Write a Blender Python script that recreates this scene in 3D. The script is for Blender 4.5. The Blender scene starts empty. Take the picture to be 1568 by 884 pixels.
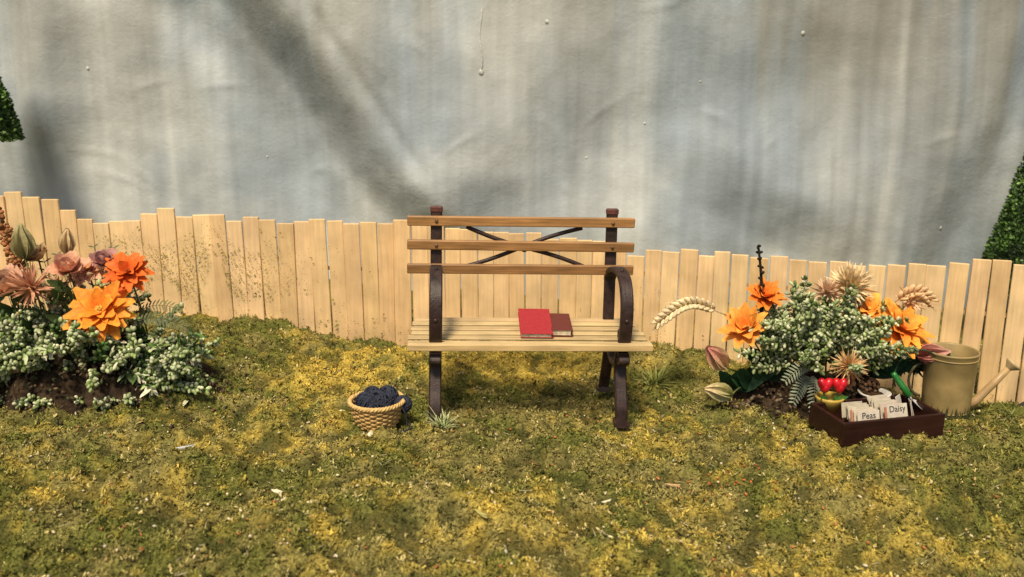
import bpy, math, random
import numpy as np
from mathutils import Vector, Matrix
random.seed(7); rng=np.random.default_rng(11)
scene=bpy.context.scene
scene.view_settings.view_transform='Standard'
scene.view_settings.look='None'
scene.view_settings.exposure=0

# ---------------------------------------------------------------- noise
TAB=rng.random((256,256))
def vnoise(x,y):
    x=np.asarray(x,dtype=float); y=np.asarray(y,dtype=float)
    xi=np.floor(x).astype(int); yi=np.floor(y).astype(int)
    fx=x-xi; fy=y-yi
    fx=fx*fx*(3-2*fx); fy=fy*fy*(3-2*fy)
    a=TAB[xi&255,yi&255]; b=TAB[(xi+1)&255,yi&255]
    c=TAB[xi&255,(yi+1)&255]; d=TAB[(xi+1)&255,(yi+1)&255]
    return (a*(1-fx)+b*fx)*(1-fy)+(c*(1-fx)+d*fx)*fy
def fbm(x,y,o=4):
    s=0;a=1;t=0
    for i in range(o):
        s=s+a*vnoise(x*2**i+17.3*i,y*2**i+5.1*i); t+=a; a*=.5
    return s/t
def sm(a,b,x):
    t=np.clip((x-a)/(b-a),0,1); return t*t*(3-2*t)
def gs(x,y,cx,cy,rx,ry): return np.exp(-(((x-cx)/rx)**2+((y-cy)/ry)**2))

# ---------------------------------------------------------------- materials
def newmat(name):
    m=bpy.data.materials.new(name); m.use_nodes=True
    nt=m.node_tree; b=nt.nodes['Principled BSDF']; return m,nt,b
def N(nt,t,**k):
    n=nt.nodes.new(t)
    for a,v in k.items(): setattr(n,a,v)
    return n
def colmat(name,rough=.6,noise=40,amt=.35,bump=.2,spec=.3,transl=0,bscale=None,detail=3):
    """vertex colour * procedural noise"""
    m,nt,b=newmat(name)
    at=N(nt,'ShaderNodeAttribute'); at.attribute_name='Col'
    tc=N(nt,'ShaderNodeTexCoord')
    no=N(nt,'ShaderNodeTexNoise'); no.inputs['Scale'].default_value=noise; no.inputs['Detail'].default_value=detail
    nt.links.new(tc.outputs['Object'],no.inputs['Vector'])
    mr=N(nt,'ShaderNodeMapRange'); mr.inputs['From Min'].default_value=.3; mr.inputs['From Max'].default_value=.7
    mr.inputs['To Min'].default_value=1-amt; mr.inputs['To Max'].default_value=1+amt
    nt.links.new(no.outputs['Fac'],mr.inputs['Value'])
    mx=N(nt,'ShaderNodeVectorMath'); mx.operation='SCALE'
    nt.links.new(at.outputs['Color'],mx.inputs[0]); nt.links.new(mr.outputs['Result'],mx.inputs['Scale'])
    nt.links.new(mx.outputs['Vector'],b.inputs['Base Color'])
    b.inputs['Roughness'].default_value=rough
    b.inputs['Specular IOR Level'].default_value=spec
    if bump:
        n2=N(nt,'ShaderNodeTexNoise'); n2.inputs['Scale'].default_value=bscale or noise*2; n2.inputs['Detail'].default_value=detail
        nt.links.new(tc.outputs['Object'],n2.inputs['Vector'])
        bp=N(nt,'ShaderNodeBump'); bp.inputs['Strength'].default_value=bump; bp.inputs['Distance'].default_value=.01
        nt.links.new(n2.outputs['Fac'],bp.inputs['Height']); nt.links.new(bp.outputs['Normal'],b.inputs['Normal'])
    if transl:
        tr=N(nt,'ShaderNodeBsdfTranslucent'); nt.links.new(mx.outputs['Vector'],tr.inputs['Color'])
        ms=N(nt,'ShaderNodeMixShader'); ms.inputs['Fac'].default_value=transl
        out=nt.nodes['Material Output']
        nt.links.new(b.outputs['BSDF'],ms.inputs[1]); nt.links.new(tr.outputs['BSDF'],ms.inputs[2])
        nt.links.new(ms.outputs['Shader'],out.inputs['Surface'])
    return m
def woodmat(name,axis,rough=.55,amt=.3,scale=14):
    """vertex colour with stretched grain along axis"""
    m,nt,b=newmat(name)
    at=N(nt,'ShaderNodeAttribute'); at.attribute_name='Col'
    tc=N(nt,'ShaderNodeTexCoord'); mp=N(nt,'ShaderNodeMapping')
    s=[scale]*3; s[axis]=scale*.06
    mp.inputs['Scale'].default_value=s
    nt.links.new(tc.outputs['Object'],mp.inputs['Vector'])
    no=N(nt,'ShaderNodeTexNoise'); no.inputs['Scale'].default_value=6; no.inputs['Detail'].default_value=5; no.inputs['Distortion'].default_value=.4
    nt.links.new(mp.outputs['Vector'],no.inputs['Vector'])
    mr=N(nt,'ShaderNodeMapRange'); mr.inputs['From Min'].default_value=.3; mr.inputs['From Max'].default_value=.7
    mr.inputs['To Min'].default_value=1-amt; mr.inputs['To Max'].default_value=1+amt*.5
    nt.links.new(no.outputs['Fac'],mr.inputs['Value'])
    n3=N(nt,'ShaderNodeTexNoise'); n3.inputs['Scale'].default_value=5; n3.inputs['Detail'].default_value=4
    nt.links.new(tc.outputs['Object'],n3.inputs['Vector'])
    mr3=N(nt,'ShaderNodeMapRange'); mr3.inputs['From Min'].default_value=.3; mr3.inputs['From Max'].default_value=.7
    mr3.inputs['To Min'].default_value=.80; mr3.inputs['To Max'].default_value=1.1
    nt.links.new(n3.outputs['Fac'],mr3.inputs['Value'])
    mu=N(nt,'ShaderNodeMath',operation='MULTIPLY'); nt.links.new(mr.outputs['Result'],mu.inputs[0]); nt.links.new(mr3.outputs['Result'],mu.inputs[1])
    mx=N(nt,'ShaderNodeVectorMath'); mx.operation='SCALE'
    nt.links.new(at.outputs['Color'],mx.inputs[0]); nt.links.new(mu.outputs['Value'],mx.inputs['Scale'])
    nt.links.new(mx.outputs['Vector'],b.inputs['Base Color'])
    b.inputs['Roughness'].default_value=rough; b.inputs['Specular IOR Level'].default_value=.25
    bp=N(nt,'ShaderNodeBump'); bp.inputs['Strength'].default_value=.35; bp.inputs['Distance'].default_value=.004
    nt.links.new(no.outputs['Fac'],bp.inputs['Height']); nt.links.new(bp.outputs['Normal'],b.inputs['Normal'])
    return m

# ---------------------------------------------------------------- mesh builder
class MB:
    def __init__(s): s.v=[];s.f=[];s.c=[]
    def add(s,vs,fs,col):
        o=len(s.v); s.v.extend([tuple(p) for p in vs])
        if callable(col): s.c.extend([col(i) for i in range(len(vs))])
        else: s.c.extend([col]*len(vs))
        s.f.extend([tuple(o+i for i in q) for q in fs])
    def box(s,c,size,col,rot=None,bev=.0):
        x,y,z=[k/2 for k in size]; b=bev
        if b<=0:
            vs=[Vector((sx*x,sy*y,sz*z)) for sx in(-1,1) for sy in(-1,1) for sz in(-1,1)]
            fs=[(0,1,3,2),(4,6,7,5),(0,4,5,1),(2,3,7,6),(0,2,6,4),(1,5,7,3)]
        else:
            vs=[];idx={}
            for sx in(-1,1):
                for sy in(-1,1):
                    for sz in(-1,1):
                        for k in range(3):
                            p=[sx*(x-b),sy*(y-b),sz*(z-b)]
                            p[k]+= (sx,sy,sz)[k]*b
                            idx[(sx,sy,sz,k)]=len(vs); vs.append(Vector(p))
            fs=[]
            for k in range(3):
                o=[i for i in range(3) if i!=k]
                for sg in(-1,1):
                    q=[]
                    for a,bb in((-1,-1),(1,-1),(1,1),(-1,1)):
                        t=[0,0,0];t[k]=sg;t[o[0]]=a;t[o[1]]=bb
                        q.append(idx[(t[0],t[1],t[2],k)])
                    fs.append(tuple(q))
                for a in(-1,1):
                    for bb in(-1,1):
                        t1=[0,0,0];t2=[0,0,0];t1[k]=-1;t2[k]=1
                        for t in(t1,t2): t[o[0]]=a;t[o[1]]=bb
                        fs.append((idx[(*t1,o[0])],idx[(*t2,o[0])],idx[(*t2,o[1])],idx[(*t1,o[1])]))
            for sx in(-1,1):
                for sy in(-1,1):
                    for sz in(-1,1): fs.append(tuple(idx[(sx,sy,sz,k)] for k in range(3)))
        if rot is not None: vs=[rot@p for p in vs]
        c=Vector(c); s.add([p+c for p in vs],fs,col)
    def blob(s,c,d,L,r,col,seg=6,rings=4,col2=None):
        d=Vector(d).normalized(); c=Vector(c)
        a=d.orthogonal().normalized(); b=d.cross(a)
        vs=[c-d*L/2]; cs=[col]
        col2=col2 or col
        for i in range(1,rings):
            t=math.pi*i/rings; z=-math.cos(t)*L/2; rr=math.sin(t)*r
            for j in range(seg):
                p=2*math.pi*j/seg
                vs.append(c+d*z+(a*math.cos(p)+b*math.sin(p))*rr)
                k=i/rings; cs.append(tuple(col[q]*(1-k)+col2[q]*k for q in range(4)))
        vs.append(c+d*L/2); cs.append(col2)
        fs=[]
        for j in range(seg): fs.append((0,1+(j+1)%seg,1+j))
        for i in range(rings-2):
            for j in range(seg):
                a0=1+i*seg+j;a1=1+i*seg+(j+1)%seg
                fs.append((a0,a1,a1+seg,a0+seg))
        l=len(vs)-1;o=1+(rings-2)*seg
        for j in range(seg): fs.append((o+j,o+(j+1)%seg,l))
        s.add(vs,fs,lambda i:cs[i])
    def tube(s,pts,r0,r1,col,seg=5,closed=False,col2=None):
        pts=[Vector(p) for p in pts];n=len(pts);vs=[];col2=col2 or col
        prev=None
        for i,p in enumerate(pts):
            if closed: t=pts[(i+1)%n]-pts[i-1]
            else: t=pts[min(i+1,n-1)]-pts[max(i-1,0)]
            t.normalize()
            if prev is None: a=t.orthogonal().normalized()
            else:
                a=prev-t*prev.dot(t)
                a=a.normalized() if a.length>1e-6 else t.orthogonal().normalized()
            prev=a;b=t.cross(a); r=r0+(r1-r0)*i/max(1,n-1)
            for j in range(seg):
                q=2*math.pi*j/seg; vs.append(p+(a*math.cos(q)+b*math.sin(q))*r)
        fs=[]
        for i in range(n if closed else n-1):
            for j in range(seg):
                i2=(i+1)%n
                fs.append((i*seg+j,i*seg+(j+1)%seg,i2*seg+(j+1)%seg,i2*seg+j))
        if not closed:
            fs.append(tuple(range(seg-1,-1,-1)));fs.append(tuple((n-1)*seg+j for j in range(seg)))
        s.add(vs,fs,lambda i:tuple(col[q]+(col2[q]-col[q])*((i//seg)/max(1,n-1)) for q in range(4)))
    def petal(s,base,d,up,L,W,bend,cup,c0,c1,n=5,sharp=1.0,tip=.08):
        base=Vector(base);d=Vector(d).normalized();up=Vector(up);up=(up-d*up.dot(d)).normalized();side=d.cross(up)
        vs=[];cs=[]
        for i in range(n+1):
            t=i/n
            w=W*.5*(math.sin(math.pi*min(1,(t**sharp)*.86+.1)))
            if t==1: w=W*tip
            cpt=base+d*L*(t-abs(bend)*t*t*.25)+up*bend*L*t*t
            for k in(-1,0,1):
                vs.append(cpt+side*w*k+up*(cup*w*abs(k)))
                cs.append(tuple(c0[q]*(1-t)+c1[q]*t for q in range(4)))
        fs=[]
        for i in range(n):
            for k in(0,1):
                a=i*3+k; fs.append((a,a+1,a+4,a+3))
        s.add(vs,fs,lambda i:cs[i])
    def lathe(s,c,prof,col,seg=32,colf=None):
        c=Vector(c);vs=[]
        for r,z in prof:
            for j in range(seg):
                q=2*math.pi*j/seg; vs.append(c+Vector((r*math.cos(q),r*math.sin(q),z)))
        fs=[]
        for i in range(len(prof)-1):
            for j in range(seg):
                fs.append((i*seg+j,i*seg+(j+1)%seg,(i+1)*seg+(j+1)%seg,(i+1)*seg+j))
        s.add(vs,fs,colf or col)
def C(r,g,b): return (r,g,b,1.0)
def var(c,a=.15):
    k=1+random.uniform(-a,a); return (c[0]*k,c[1]*k*(1+random.uniform(-a,a)*.3),c[2]*k,1)
def mk(name,mb,mat,parent=None,smooth=True,loc=None,rot=None):
    me=bpy.data.meshes.new(name); me.from_pydata(mb.v,[],mb.f); me.update()
    a=me.color_attributes.new('Col','FLOAT_COLOR','POINT')
    a.data.foreach_set('color',np.array(mb.c,dtype=np.float32).ravel())
    if smooth: me.polygons.foreach_set('use_smooth',[True]*len(me.polygons))
    me.materials.append(mat)
    ob=bpy.data.objects.new(name,me); scene.collection.objects.link(ob)
    if parent: ob.parent=parent
    if loc is not None: ob.location=loc
    if rot is not None: ob.rotation_euler=rot
    return ob
def npmesh(name,V,F,col,mat,smooth=True,parent=None):
    V=np.asarray(V,dtype=np.float32);F=np.asarray(F,dtype=np.int32);k=F.shape[1]
    me=bpy.data.meshes.new(name)
    me.vertices.add(len(V)); me.vertices.foreach_set('co',V.ravel())
    me.loops.add(F.size); me.loops.foreach_set('vertex_index',F.ravel())
    me.polygons.add(len(F)); me.polygons.foreach_set('loop_start',np.arange(0,F.size,k,dtype=np.int32))
    me.polygons.foreach_set('loop_total',np.full(len(F),k,dtype=np.int32))
    me.update(calc_edges=True)
    a=me.color_attributes.new('Col','FLOAT_COLOR','POINT')
    cc=np.ones((len(V),4),dtype=np.float32); cc[:,:3]=col; a.data.foreach_set('color',cc.ravel())
    if smooth: me.polygons.foreach_set('use_smooth',np.ones(len(F),dtype=bool))
    me.materials.append(mat); me.validate()
    ob=bpy.data.objects.new(name,me); scene.collection.objects.link(ob)
    if parent: ob.parent=parent
    return ob
def empty(name,loc=(0,0,0),rot=(0,0,0)):
    e=bpy.data.objects.new(name,None); e.empty_display_size=.1
    scene.collection.objects.link(e); e.location=loc; e.rotation_euler=rot; return e

# ---------------------------------------------------------------- ground
def ground_low(X,Y):
    h=.15*sm(4.9,5.8,Y)*sm(.9,2.0,-X)
    h=h-.10*sm(4.75,5.2,Y)*sm(1.9,2.5,X)
    h=h+.12*gs(X,Y,1.0,5.45,.3,.2)+.13*gs(X,Y,-.78,5.40,.26,.2)+.12*gs(X,Y,-1.25,5.0,.24,.18)+.08*gs(X,Y,-.45,5.3,.2,.13)
    h=h+.12*gs(X,Y,1.75,3.6,.42,.18)-.07*gs(X,Y,.9,3.6,.35,.35)+.07*gs(X,Y,-.3,3.4,.5,.16)-.05*gs(X,Y,-1.3,3.6,.5,.2)
    h=h+.06*gs(X,Y,.5,3.15,.3,.12)-.05*gs(X,Y,1.9,3.1,.4,.15)+.07*gs(X,Y,-1.5,4.2,.3,.12)-.04*gs(X,Y,.05,5.0,.7,.12)
    h=h-.025*np.clip(X,-2,2)
    fade=1-gs(X,Y,.07,4.67,.8,.4)
    h=h+.10*(fbm(X*.9+3,Y*.9,3)-.5)*fade+.10*(fbm(X*2.6+3,Y*2.6,2)-.5)*fade
    return h+sm(9,6.5,np.abs(X))*sm(9,6.6,Y)*.080*(fbm(X*6,Y*6,2)-.5)*(.4+.6*fade)
def ground_h(X,Y):
    near=sm(9,6.5,np.abs(X))*sm(9,6.6,Y)
    return ground_low(X,Y)+near*(.075*(fbm(X*15,Y*15,3)-.5))
def gz(x,y): return float(ground_low(np.array(x),np.array(y)))
def yellow(X,Y):
    m=(fbm(X*1.8+9,Y*2.2+2,4)-.5)*1.7-.26
    for cx,cy,rx,ry,a in((.1,5.35,.9,.25,1.15),(-1.0,5.15,.45,.4,.75),(-.85,4.55,.3,.2,.35),(1.65,3.5,.3,.45,.5),(1.3,3.0,.4,.3,.4),(-1.95,3.5,.3,.2,.4),(-.5,3.1,.4,.15,.3),(.6,4.2,.3,.15,.2),(.4,3.3,.4,.15,.2)):  # ochre moss; the patch behind the bench also paints in a light pool
        m=m+a*gs(X,Y,cx,cy,rx,ry)
    return np.clip(m+(fbm(X*13,Y*13,3)-.5)*2.0+.22,0,1)
def gcol(X,Y):
    y=yellow(X,Y)[:,None]
    o=sm(.33,.68,fbm(X*6+40,Y*6+3,4))[:,None]
    g=np.array([.165,.172,.040])*(1-o)+np.array([.285,.245,.080])*o
    yy=np.array([.58,.43,.085])
    c=g*(1-y)+yy*y
    d=sm(.50,.35,fbm(X*15,Y*15,3))[:,None]*.68  # shade painted into the hollows, following the same noise as the height
    return c*(1-d)+np.array([.050,.052,.018])*d
gm=colmat('moss_ground',rough=.95,noise=80,amt=.5,bump=.8,spec=.05,bscale=140,detail=2)
xs=np.concatenate([-np.geomspace(6,70,14)[::-1],np.arange(-5.2,-4,.04),np.arange(-4,4,.0165),np.arange(4,5.2,.04),np.geomspace(6,70,14)])
ys=np.concatenate([-np.geomspace(1.5,40,8)[::-1],np.linspace(-1,1.9,12),np.arange(2.0,6.4,.0165),np.geomspace(6.6,90,16)])
XX,YY=np.meshgrid(xs,ys); nx,ny=len(xs),len(ys)
Z=ground_h(XX.ravel(),YY.ravel())
V=np.stack([XX.ravel(),YY.ravel(),Z],1)
i=np.arange((ny-1)*(nx-1)); r=i//(nx-1); c=i%(nx-1); a=r*nx+c
F=np.stack([a,a+1,a+nx+1,a+nx],1)
npmesh('ground',V,F,gcol(V[:,0],V[:,1])*.75,gm)

def flockmat():
    m,nt,b=newmat('grass_flock')
    at=N(nt,'ShaderNodeAttribute'); at.attribute_name='Col'
    nt.links.new(at.outputs['Color'],b.inputs['Base Color'])
    b.inputs['Roughness'].default_value=.9; b.inputs['Specular IOR Level'].default_value=.06
    return m
FLK=flockmat()
def grass():
    n0=100000; K=5
    Yc=2.5+rng.random(n0)**1.2*3.8
    Xc=(rng.random(n0)*2-1)*(.64*Yc+.5)
    keep=rng.random(n0)<sm(.32,.55,fbm(Xc*15,Yc*15,3))*.75+.25
    Xc=Xc[keep];Yc=Yc[keep];n0=len(Xc)
    cc=gcol(Xc,Yc)*(.55+.9*rng.random(n0))[:,None]
    h=rng.random(n0)
    cc[h<.04]=np.array([.58,.48,.20]); cc[(h>.05)&(h<.13)]=np.array([.045,.047,.016])
    size=.6+1.1*rng.random(n0)**2
    zl=.014*rng.random(n0)**1.5
    X=np.repeat(Xc,K);Y=np.repeat(Yc,K);sz=np.repeat(size,K);n=len(X)
    X=X+rng.normal(0,.0045,n)*sz;Y=Y+rng.normal(0,.0045,n)*sz
    Z=ground_h(X,Y)-.003+np.repeat(zl,K)
    ang=rng.random(n)*2*np.pi; el=rng.random(n)*1.3
    L=(.006+.011*rng.random(n)**1.5)*sz
    W=(.0018+.0024*rng.random(n))*sz
    dx=np.cos(ang)*np.cos(el);dy=np.sin(ang)*np.cos(el);dz=np.sin(el)
    a2=ang+np.pi/2+rng.normal(0,.5,n)
    P=np.stack([X,Y,Z],1);D=np.stack([dx,dy,dz],1)*L[:,None];S=np.stack([np.cos(a2)*W,np.sin(a2)*W,rng.normal(0,.0012,n)],1)
    V=np.stack([P-S,P+S,P+D+S*.5,P+D-S*.5],1).reshape(-1,3)
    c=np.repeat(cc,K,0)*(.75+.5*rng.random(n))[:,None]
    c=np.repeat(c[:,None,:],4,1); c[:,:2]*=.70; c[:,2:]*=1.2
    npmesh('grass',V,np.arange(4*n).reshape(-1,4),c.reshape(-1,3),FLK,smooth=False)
grass()

# ---------------------------------------------------------------- painted cloth sky
def sky():
    xs=np.arange(-8.5,8.5,.025); zs=np.arange(-.4,5.0,.025)
    X,Zz=np.meshgrid(xs,zs);nx,nz=len(xs),len(zs);X=X.ravel();Zz=Zz.ravel()
    h=.20*(fbm(X*.55+2,Zz*.7+1,2)-.5)
    l=(X+1.45)*.631-(Zz-1.6)*.775
    s=(X+1.45)*.775+(Zz-1.6)*.631+.07*np.sin(l*2.2)+.07*(fbm(X*2,Zz*2,3)-.5)
    h+=.30*sm(-.25,.24,s)*(1-.97*sm(.15,1.9,s))*sm(-2.6,-1.2,l)*(1-.75*sm(.9,1.7,l))
    h+=-.05*np.exp(-((s+.5)/.2)**2)
    h+=-.018*np.exp(-((s-.33)/.05)**2)*np.exp(-(l/.9)**4)
    l=(X-2.1)*.86-(Zz-.75)*.51; s=(X-2.1)*.51+(Zz-.75)*.86+.06*(fbm(X*2.5,Zz*2.5,2)-.5)
    h+=.16*sm(-.3,.22,s)*(1-.95*sm(.2,1.3,s))*np.exp(-(l/.85)**4)
    l=(X-3.8)*.34+(Zz-1.3)*.94; s=-(X-3.8)*.94+(Zz-1.3)*.34
    h+=.10*sm(-.2,.2,s)*(1-.95*sm(.2,1.0,s))
    h+=.15*sm(.75,1.65,Zz)*np.exp(-((X+3.7)/.24)**2)
    l=(X-.35)*.8-(Zz-1.65)*.6; s=(X-.35)*.6+(Zz-1.65)*.8
    h+=.045*sm(-.25,.22,s)*(1-.95*sm(.2,.9,s))*np.exp(-(l/.6)**4)
    l=(X-2.2)*.9+(Zz-1.9)*.43; s=-(X-2.2)*.43+(Zz-1.9)*.9
    h+=.04*sm(-.25,.22,s)*(1-.95*sm(.2,.9,s))*np.exp(-(l/.6)**4)
    l=(X+3.0)*.95+(Zz-2.2)*.3; s=-(X+3.0)*.3+(Zz-2.2)*.95
    h+=.05*sm(-.2,.22,s)*(1-.95*sm(.2,.9,s))*np.exp(-(l/.5)**4)
    h+=.085*(fbm(X*2.2+30,Zz*.25+4,3)-.5)*(.45+1.0*sm(.3,2.2,X))
    h+=.045*(fbm(X*1.7+60,Zz*1.7+14,3)-.5)
    h+=.012*(fbm(X*6+60,Zz*5+14,3)-.5)
    for k in range(22):
        cx=random.uniform(-4.5,4.5);cz=random.uniform(.8,2.4);an=random.uniform(-.9,.9);ln=random.uniform(.05,.2)
        l=(X-cx)*math.cos(an)+(Zz-cz)*math.sin(an); s=-(X-cx)*math.sin(an)+(Zz-cz)*math.cos(an)+.4*l*l
        h+=.007*np.exp(-(s/.022)**2-(l/ln)**2)
    Y=7.25-h
    V=np.stack([X,Y,Zz],1)
    i=np.arange((nz-1)*(nx-1)); r=i//(nx-1); c=i%(nx-1); a=r*nx+c
    F=np.stack([a,a+1,a+nx+1,a+nx],1)
    cl=sm(.34,.70,fbm(X*1.1+11,Zz*1.3+3,5))[:,None]
    st=sm(.35,.65,fbm(X*3.2+1,Zz*.35+8,4))[:,None]
    st2=sm(.5,.75,fbm(X*6.5+1,Zz*.25+18,3))[:,None]
    blue=np.array([.33,.39,.435]);lite=np.array([.54,.585,.59]);tan=np.array([.33,.32,.265])
    c=blue*(1-cl)+lite*cl
    hi=(sm(.9,2.4,Zz+.5*(fbm(X*.8,Zz*.8,3)-.5)))[:,None]
    right=sm(.5,3.5,X)[:,None]
    tn=np.clip(.12+.50*hi+.25*right,0,1)*st
    c=c*(1-tn)+tan*tn
    c=c*(1-.24*st2*(.4+right*.6))
    for cx,w,a0 in((-3.25,.20,.45),(1.02,.13,.55),(.85,.05,.3),(-1.3,.35,.2),(2.6,.1,.25),(3.05,.04,.3),(.1,.4,.15),(-2.75,.05,.25)):
        g=(a0*np.exp(-((X-cx-.05*(Zz-1.5))/w)**2)*(.4+.9*fbm(X*6,Zz*1.3,3)))[:,None]
        c=c*(1-g)+np.array([.70,.72,.68])*g
    c=c*(1-.20*hi*right)
    m,nt,b=newmat('painted_cloth')
    at=N(nt,'ShaderNodeAttribute'); at.attribute_name='Col'
    tc=N(nt,'ShaderNodeTexCoord'); mp=N(nt,'ShaderNodeMapping'); mp.inputs['Scale'].default_value=(13,1,1.1)
    nt.links.new(tc.outputs['Object'],mp.inputs['Vector'])
    n1=N(nt,'ShaderNodeTexNoise'); n1.inputs['Scale'].default_value=1.0; n1.inputs['Detail'].default_value=4; nt.links.new(mp.outputs['Vector'],n1.inputs['Vector'])
    mr=N(nt,'ShaderNodeMapRange'); mr.inputs['From Min'].default_value=.3; mr.inputs['From Max'].default_value=.7; mr.inputs['To Min'].default_value=.90; mr.inputs['To Max'].default_value=1.07
    nt.links.new(n1.outputs['Fac'],mr.inputs['Value'])
    mx=N(nt,'ShaderNodeVectorMath'); mx.operation='SCALE'; nt.links.new(at.outputs['Color'],mx.inputs[0]); nt.links.new(mr.outputs['Result'],mx.inputs['Scale'])
    nt.links.new(mx.outputs['Vector'],b.inputs['Base Color'])
    b.inputs['Roughness'].default_value=.38; b.inputs['Specular IOR Level'].default_value=.5
    mp2=N(nt,'ShaderNodeMapping'); mp2.inputs['Scale'].default_value=(12,10,14); nt.links.new(tc.outputs['Object'],mp2.inputs['Vector'])
    n2=N(nt,'ShaderNodeTexNoise'); n2.inputs['Scale'].default_value=2.2; n2.inputs['Detail'].default_value=5; n2.inputs['Distortion'].default_value=.6; nt.links.new(mp2.outputs['Vector'],n2.inputs['Vector'])
    n3=N(nt,'ShaderNodeTexNoise'); n3.inputs['Scale'].default_value=4; n3.inputs['Detail'].default_value=6; nt.links.new(tc.outputs['Object'],n3.inputs['Vector'])
    b1=N(nt,'ShaderNodeBump'); b1.inputs['Strength'].default_value=.25; b1.inputs['Distance'].default_value=.012
    b2=N(nt,'ShaderNodeBump'); b2.inputs['Strength'].default_value=.28; b2.inputs['Distance'].default_value=.03
    nt.links.new(n2.outputs['Fac'],b1.inputs['Height']); nt.links.new(n3.outputs['Fac'],b2.inputs['Height'])
    nt.links.new(b1.outputs['Normal'],b2.inputs['Normal']); nt.links.new(b2.outputs['Normal'],b.inputs['Normal'])
    ob=npmesh('sky',V,F,c,m)
    mb=MB()
    def ysurf(x,z):
        ix=int(round((x+8.5)/.025)); iz=int(round((z+.4)/.025)); return float(Y[iz*nx+ix])
    bl=C(.50,.51,.47)
    for x,z,r in((-.24,1.82,.026),(.27,2.2,.018),(2.28,2.12,.018),(1.07,1.42,.012),(3.52,.58,.018),(-3.35,1.85,.016),(-2.0,1.15,.010),(.6,1.15,.010),(1.5,1.75,.010)):
        mb.blob((x,ysurf(x,z)+r*.4,z),(0,0,1),r*2.3,r,bl,8,6)
    pts=[(-.24+.01*math.sin(k),ysurf(-.24,1.82+.06*k)-.002,1.82+.06*k) for k in range(9)]
    mb.tube(pts,.006,.003,bl)
    mk('paint_drips',mb,colmat('paint_drip',rough=.35,bump=0),parent=ob)
sky()

# ---------------------------------------------------------------- fence
def fenceY(x):
    return 5.88 if x<=.5 else 5.88-.73*((x-.5)/2.55)**1.3 if x<3.3 else 5.88-.73*((2.8)/2.55)**1.3-.1*(x-3.3)
tops=[(-5,1.0),(-3.46,1.04),(-3.3,1.05),(-3.1,1.014),(-2.97,.94),(-2.86,.859),(-2.56,.842),(-2.5,.908),(-2.33,.938),(-2.05,.903),(-1.69,.886),(-1.58,.872),(-1.47,.838),(-1.34,.872),(-1.03,.872),(-.91,.824),(-.79,.886),(-.63,.86),(-.37,.80),(.07,.777),(.5,.74),(.85,.663),(1.236,.687),(1.36,.69),(1.567,.666),(1.77,.668),(1.92,.636),(2.03,.66),(2.19,.651),(2.44,.664),(2.55,.719),(2.66,.704),(2.8,.751),(3.05,.722),(5,.75)]
fence=empty('wooden_fence')
mb=MB(); x=-4.9
tx=[a for a,b in tops];tz=[b for a,b in tops]
while x<4.6:
    w=random.uniform(.102,.116); xc=x+w/2
    y=fenceY(xc); ang=math.atan2(fenceY(xc+.05)-fenceY(xc-.05),.1)
    top=float(np.interp(xc,tx,tz))+random.uniform(-.012,.012)+(random.random()<.10)*random.uniform(-.035,-.01)
    bot=gz(xc,y)-.12
    H=top-bot
    rot=Matrix.Rotation(ang,3,'Z')@Matrix.Rotation(random.uniform(-.012,.012),3,'Y')@Matrix.Rotation(random.uniform(-.03,.01),3,'X')@Matrix.Rotation(random.uniform(-.07,.07),3,'Z')
    t=random.random()
    col=var(C(.84*(1-.10*t),.60*(1-.14*t),.325*(1-.22*t)),.07)
    mb.box((xc,y+random.uniform(-.010,.010),(top+bot)/2),(w*.985,.022,H),col,rot,bev=.003)
    x+=w+random.choice([.0,.001,.002,.007])
mk('slats',mb,woodmat('fence_wood',2,amt=.13,scale=10),parent=fence,smooth=False)
mb=MB()
for zz in(.22,.5):
    pts=[(q,fenceY(q)+.032,zz+gz(q,fenceY(q))*.6) for q in np.linspace(-4.8,4.5,60)]
    mb.tube(pts,.016,.016,C(.5,.36,.2),4)
mk('rails',mb,woodmat('fence_rail',0,amt=.2),parent=fence,smooth=False)
def flecks():
    V=[];cc=[]
    def f(x,z,s):
        y=fenceY(x)-.024-random.random()*.006
        for k in range(3):
            V.append((x+random.uniform(-s,s),y-random.random()*.003,z+random.uniform(-s,s)))
        q=random.random(); col=(.26,.23,.06) if q<.6 else (.38,.30,.08) if q<.85 else (.12,.10,.035)
        cc.extend([col]*3)
    for _ in range(4600):
        x=random.gauss(-2.2,.40);z=random.gauss(.48,.19)
        if vnoise(x*5,z*5)>.45 and z<np.interp(x,tx,tz)-.06: f(x,z,random.uniform(.003,.012))
    for _ in range(1300):
        x=random.uniform(-3.3,3.1); z=gz(x,fenceY(x))+abs(random.gauss(0,.07)); f(x,z,random.uniform(.003,.010))
    for _ in range(70):
        x=random.uniform(-1.4,-.8); z=random.uniform(.05,.25); f(x,z,random.uniform(.004,.016))
    for _ in range(120):
        x=random.gauss(.95,.1); z=random.uniform(.1,.5); f(x,z,random.uniform(.002,.008))
    npmesh('moss_flecks',np.array(V),np.arange(len(V)).reshape(-1,3),np.array(cc),FLK,smooth=False,parent=fence)
flecks()

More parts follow.
